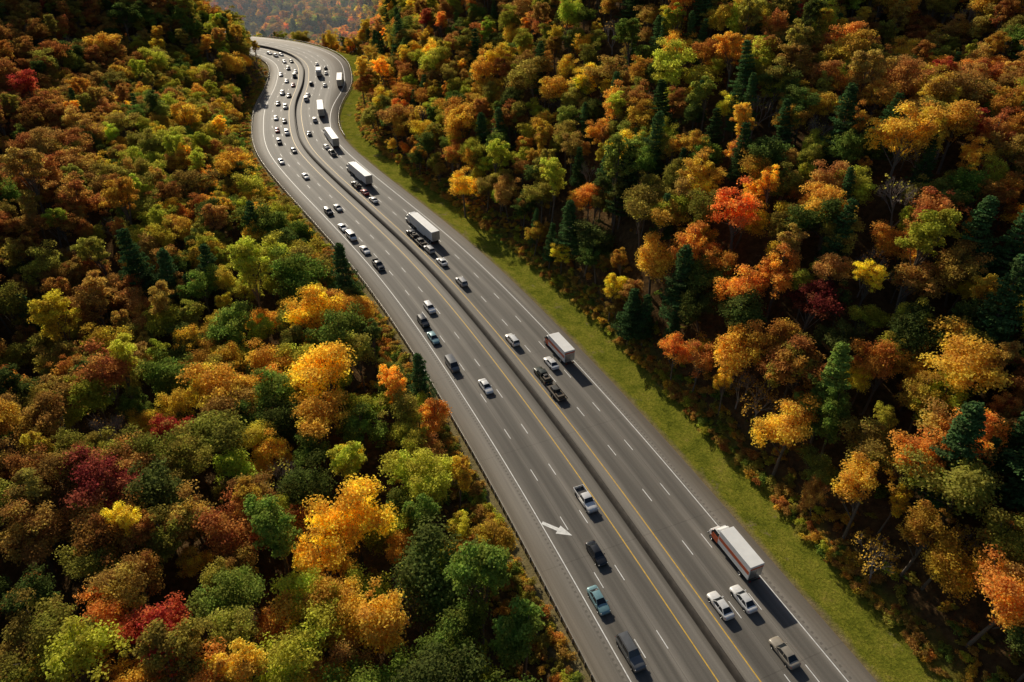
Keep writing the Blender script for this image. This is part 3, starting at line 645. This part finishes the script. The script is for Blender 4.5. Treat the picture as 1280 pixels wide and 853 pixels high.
VL=[
('R',927,692,'box','w'),('R',900,756,'sedan','w'),('R',938,744,'sedan','w'),('R',982,814,'sedan','n'),('R',701,436,'box','w'),('R',692,452,'sedan','w'),
('R',681,474,'rig','o'),('R',634,426,'suv','w'),('R',579,351,'suv','s'),('R',554,326,'sedan','w'),('R',537,311,'suv','s'),('R',522,319,'rig','d'),('R',523,281,'semi','w'),
('R',449,214,'semi','w'),('R',434,233,'pickupc','d'),('R',445,231,'sedan','r'),('R',456,241,'sedan','w'),('R',409,170,'semi','w'),('R',404,183,'sedan','w'),('R',412,191,'pickup','g'),('R',387,166,'sedan','g'),
('R',398,134,'semi','w'),('R',396,149,'suv','w'),('R',434,98,'semi','w'),('R',388,118,'sedan','w'),('R',393,104,'suv','d'),('R',404,106,'sedan','w'),('R',400,90,'box2','w'),('R',412,84,'sedan','d'),('R',395,80,'sedan','w'),('R',386,120,'van','w'),('R',424,90,'sedan','w'),
('L',731,624,'pickup','w'),('L',743,692,'sedan','d'),('L',741,752,'sedan','t'),('L',790,814,'bigsuv','g'),('L',601,484,'sedan','w'),('L',556,458,'van','g'),('L',528,425,'sedan','t'),('L',535,400,'suv','d'),('L',542,383,'suv','w'),
('L',475,330,'pickup','d'),('L',459,311,'sedan','w'),('L',427,298,'van','w'),('L',414,287,'sedan','w'),('L',415,263,'suv','d'),('L',427,258,'sedan','s'),('L',380,220,'sedan','w'),('L',352,201,'sedan','w'),('L',347,177,'suv','d'),('L',363,188,'sedan','g'),
('L',349,162,'sedan','r'),('L',361,165,'suv','w'),('L',352,151,'sedan','d'),('L',343,147,'sedan','w'),('L',358,133,'suv','w'),('L',347,129,'sedan','d'),('L',352,116,'suv','w'),('L',362,119,'sedan','d'),('L',356,101,'sedan','w'),('L',367,95,'van','d'),('L',350,93,'sedan','w'),
('L',372,89,'sedan','w'),('L',361,85,'suv','g'),('L',352,77,'sedan','w'),('L',366,76,'sedan','d'),('L',346,69,'suv','w'),('L',357,67,'sedan','w'),('L',338,66,'sedan','w'),('L',366,106,'sedan','r')]
used=[];lanes=[4.43,8.09,11.75]
for side,u,v,k_,c in VL:
    zz={'semi':2.2,'box':2.2,'box2':2.2}.get(k_,.8)
    x,y=ray(u,v,zz);s_,d_=sd([x],[y]);s_=float(s_[0]);dr=abs(float(d_[0]));ln=min(lanes,key=lambda q:abs(q-dr))
    if u==434 and v==98:ln=19.
    if (k_,u) in(('box',927),('box',701)):ln=11.75
    if u==938:ln=8.09
    sg=1 if side=='R' else -1;Lk={'semi':20,'box':11,'box2':11,'rig':13}.get(k_,5.2)
    if k_=='rig':s_+=1.5
    for _ in range(6):
        hit=[q for q in used if q[0]==(side,ln) and abs(q[1]-s_)<(Lk+q[2])/2+2]
        if not hit:break
        s_+=((Lk+hit[0][2])/2+2.5)-(s_-hit[0][1]) if s_>=hit[0][1] else -(((Lk+hit[0][2])/2+2.5)-(hit[0][1]-s_))
    used.append(((side,ln),s_,Lk))
    dd=sg*(ln+.15*max(-1,min(1,dr-ln)));p_,t_,n_=at(s_);q=p_+n_*dd
    ang=math.atan2(t_[1],t_[0])+(0 if side=='R' else math.pi)
    o=link(NM[k_],K[k_],(q[0],q[1],.002),ang+random.uniform(-.008,.008));o.color=(*CL[c],1)
# ------------------------------------------------------------ haze in the far valley
m,nt,o=newmat('haze');vs=N(nt,'ShaderNodeVolumeScatter');vs.inputs['Color'].default_value=(.72,.86,1,1);vs.inputs['Density'].default_value=.00045;vs.inputs['Anisotropy'].default_value=.15
nt.links.new(vs.outputs[0],o.inputs['Volume'])
hv=np.array([(x,y,z) for z in(-400,150) for x,y in((-2500,530),(1500,530),(1500,5000),(-2500,5000))],float)
link('haze_air',quadmesh('haze_air',hv,[(3,2,1,0),(4,5,6,7),(0,1,5,4),(1,2,6,5),(2,3,7,6),(3,0,4,7)],[m]))
# ------------------------------------------------------------ light
EL=math.radians(26);AZ=math.radians(25)
sun=bpy.data.lights.new('sun','SUN');sun.energy=5;sun.angle=math.radians(.53);sun.color=(1,.89,.71)
so=bpy.data.objects.new('sun',sun);COL.objects.link(so)
so.rotation_euler=Vector((math.sin(AZ)*math.cos(EL),-math.cos(AZ)*math.cos(EL),-math.sin(EL))).to_track_quat('-Z','Y').to_euler();so.location=(-100,300,300)
w=bpy.data.worlds.new('World');sc.world=w;w.use_nodes=True;nt=w.node_tree;nt.nodes.clear()
sk=nt.nodes.new('ShaderNodeTexSky');sk.sky_type='NISHITA';sk.sun_disc=False;sk.sun_elevation=EL;sk.sun_rotation=-AZ
bg=nt.nodes.new('ShaderNodeBackground');bg.inputs[1].default_value=.065;wo=nt.nodes.new('ShaderNodeOutputWorld')
nt.links.new(sk.outputs[0],bg.inputs[0]);nt.links.new(bg.outputs[0],wo.inputs[0])
cam=bpy.data.cameras.new('camera');cam.lens=24;cam.sensor_width=36;cam.clip_end=12000;cam.clip_start=.5
co=bpy.data.objects.new('camera',cam);co.location=(0,0,90);co.rotation_euler=(math.radians(90-34.4),0,0);COL.objects.link(co);sc.camera=co
sc.view_settings.view_transform='Standard';sc.view_settings.look='None';sc.view_settings.exposure=0
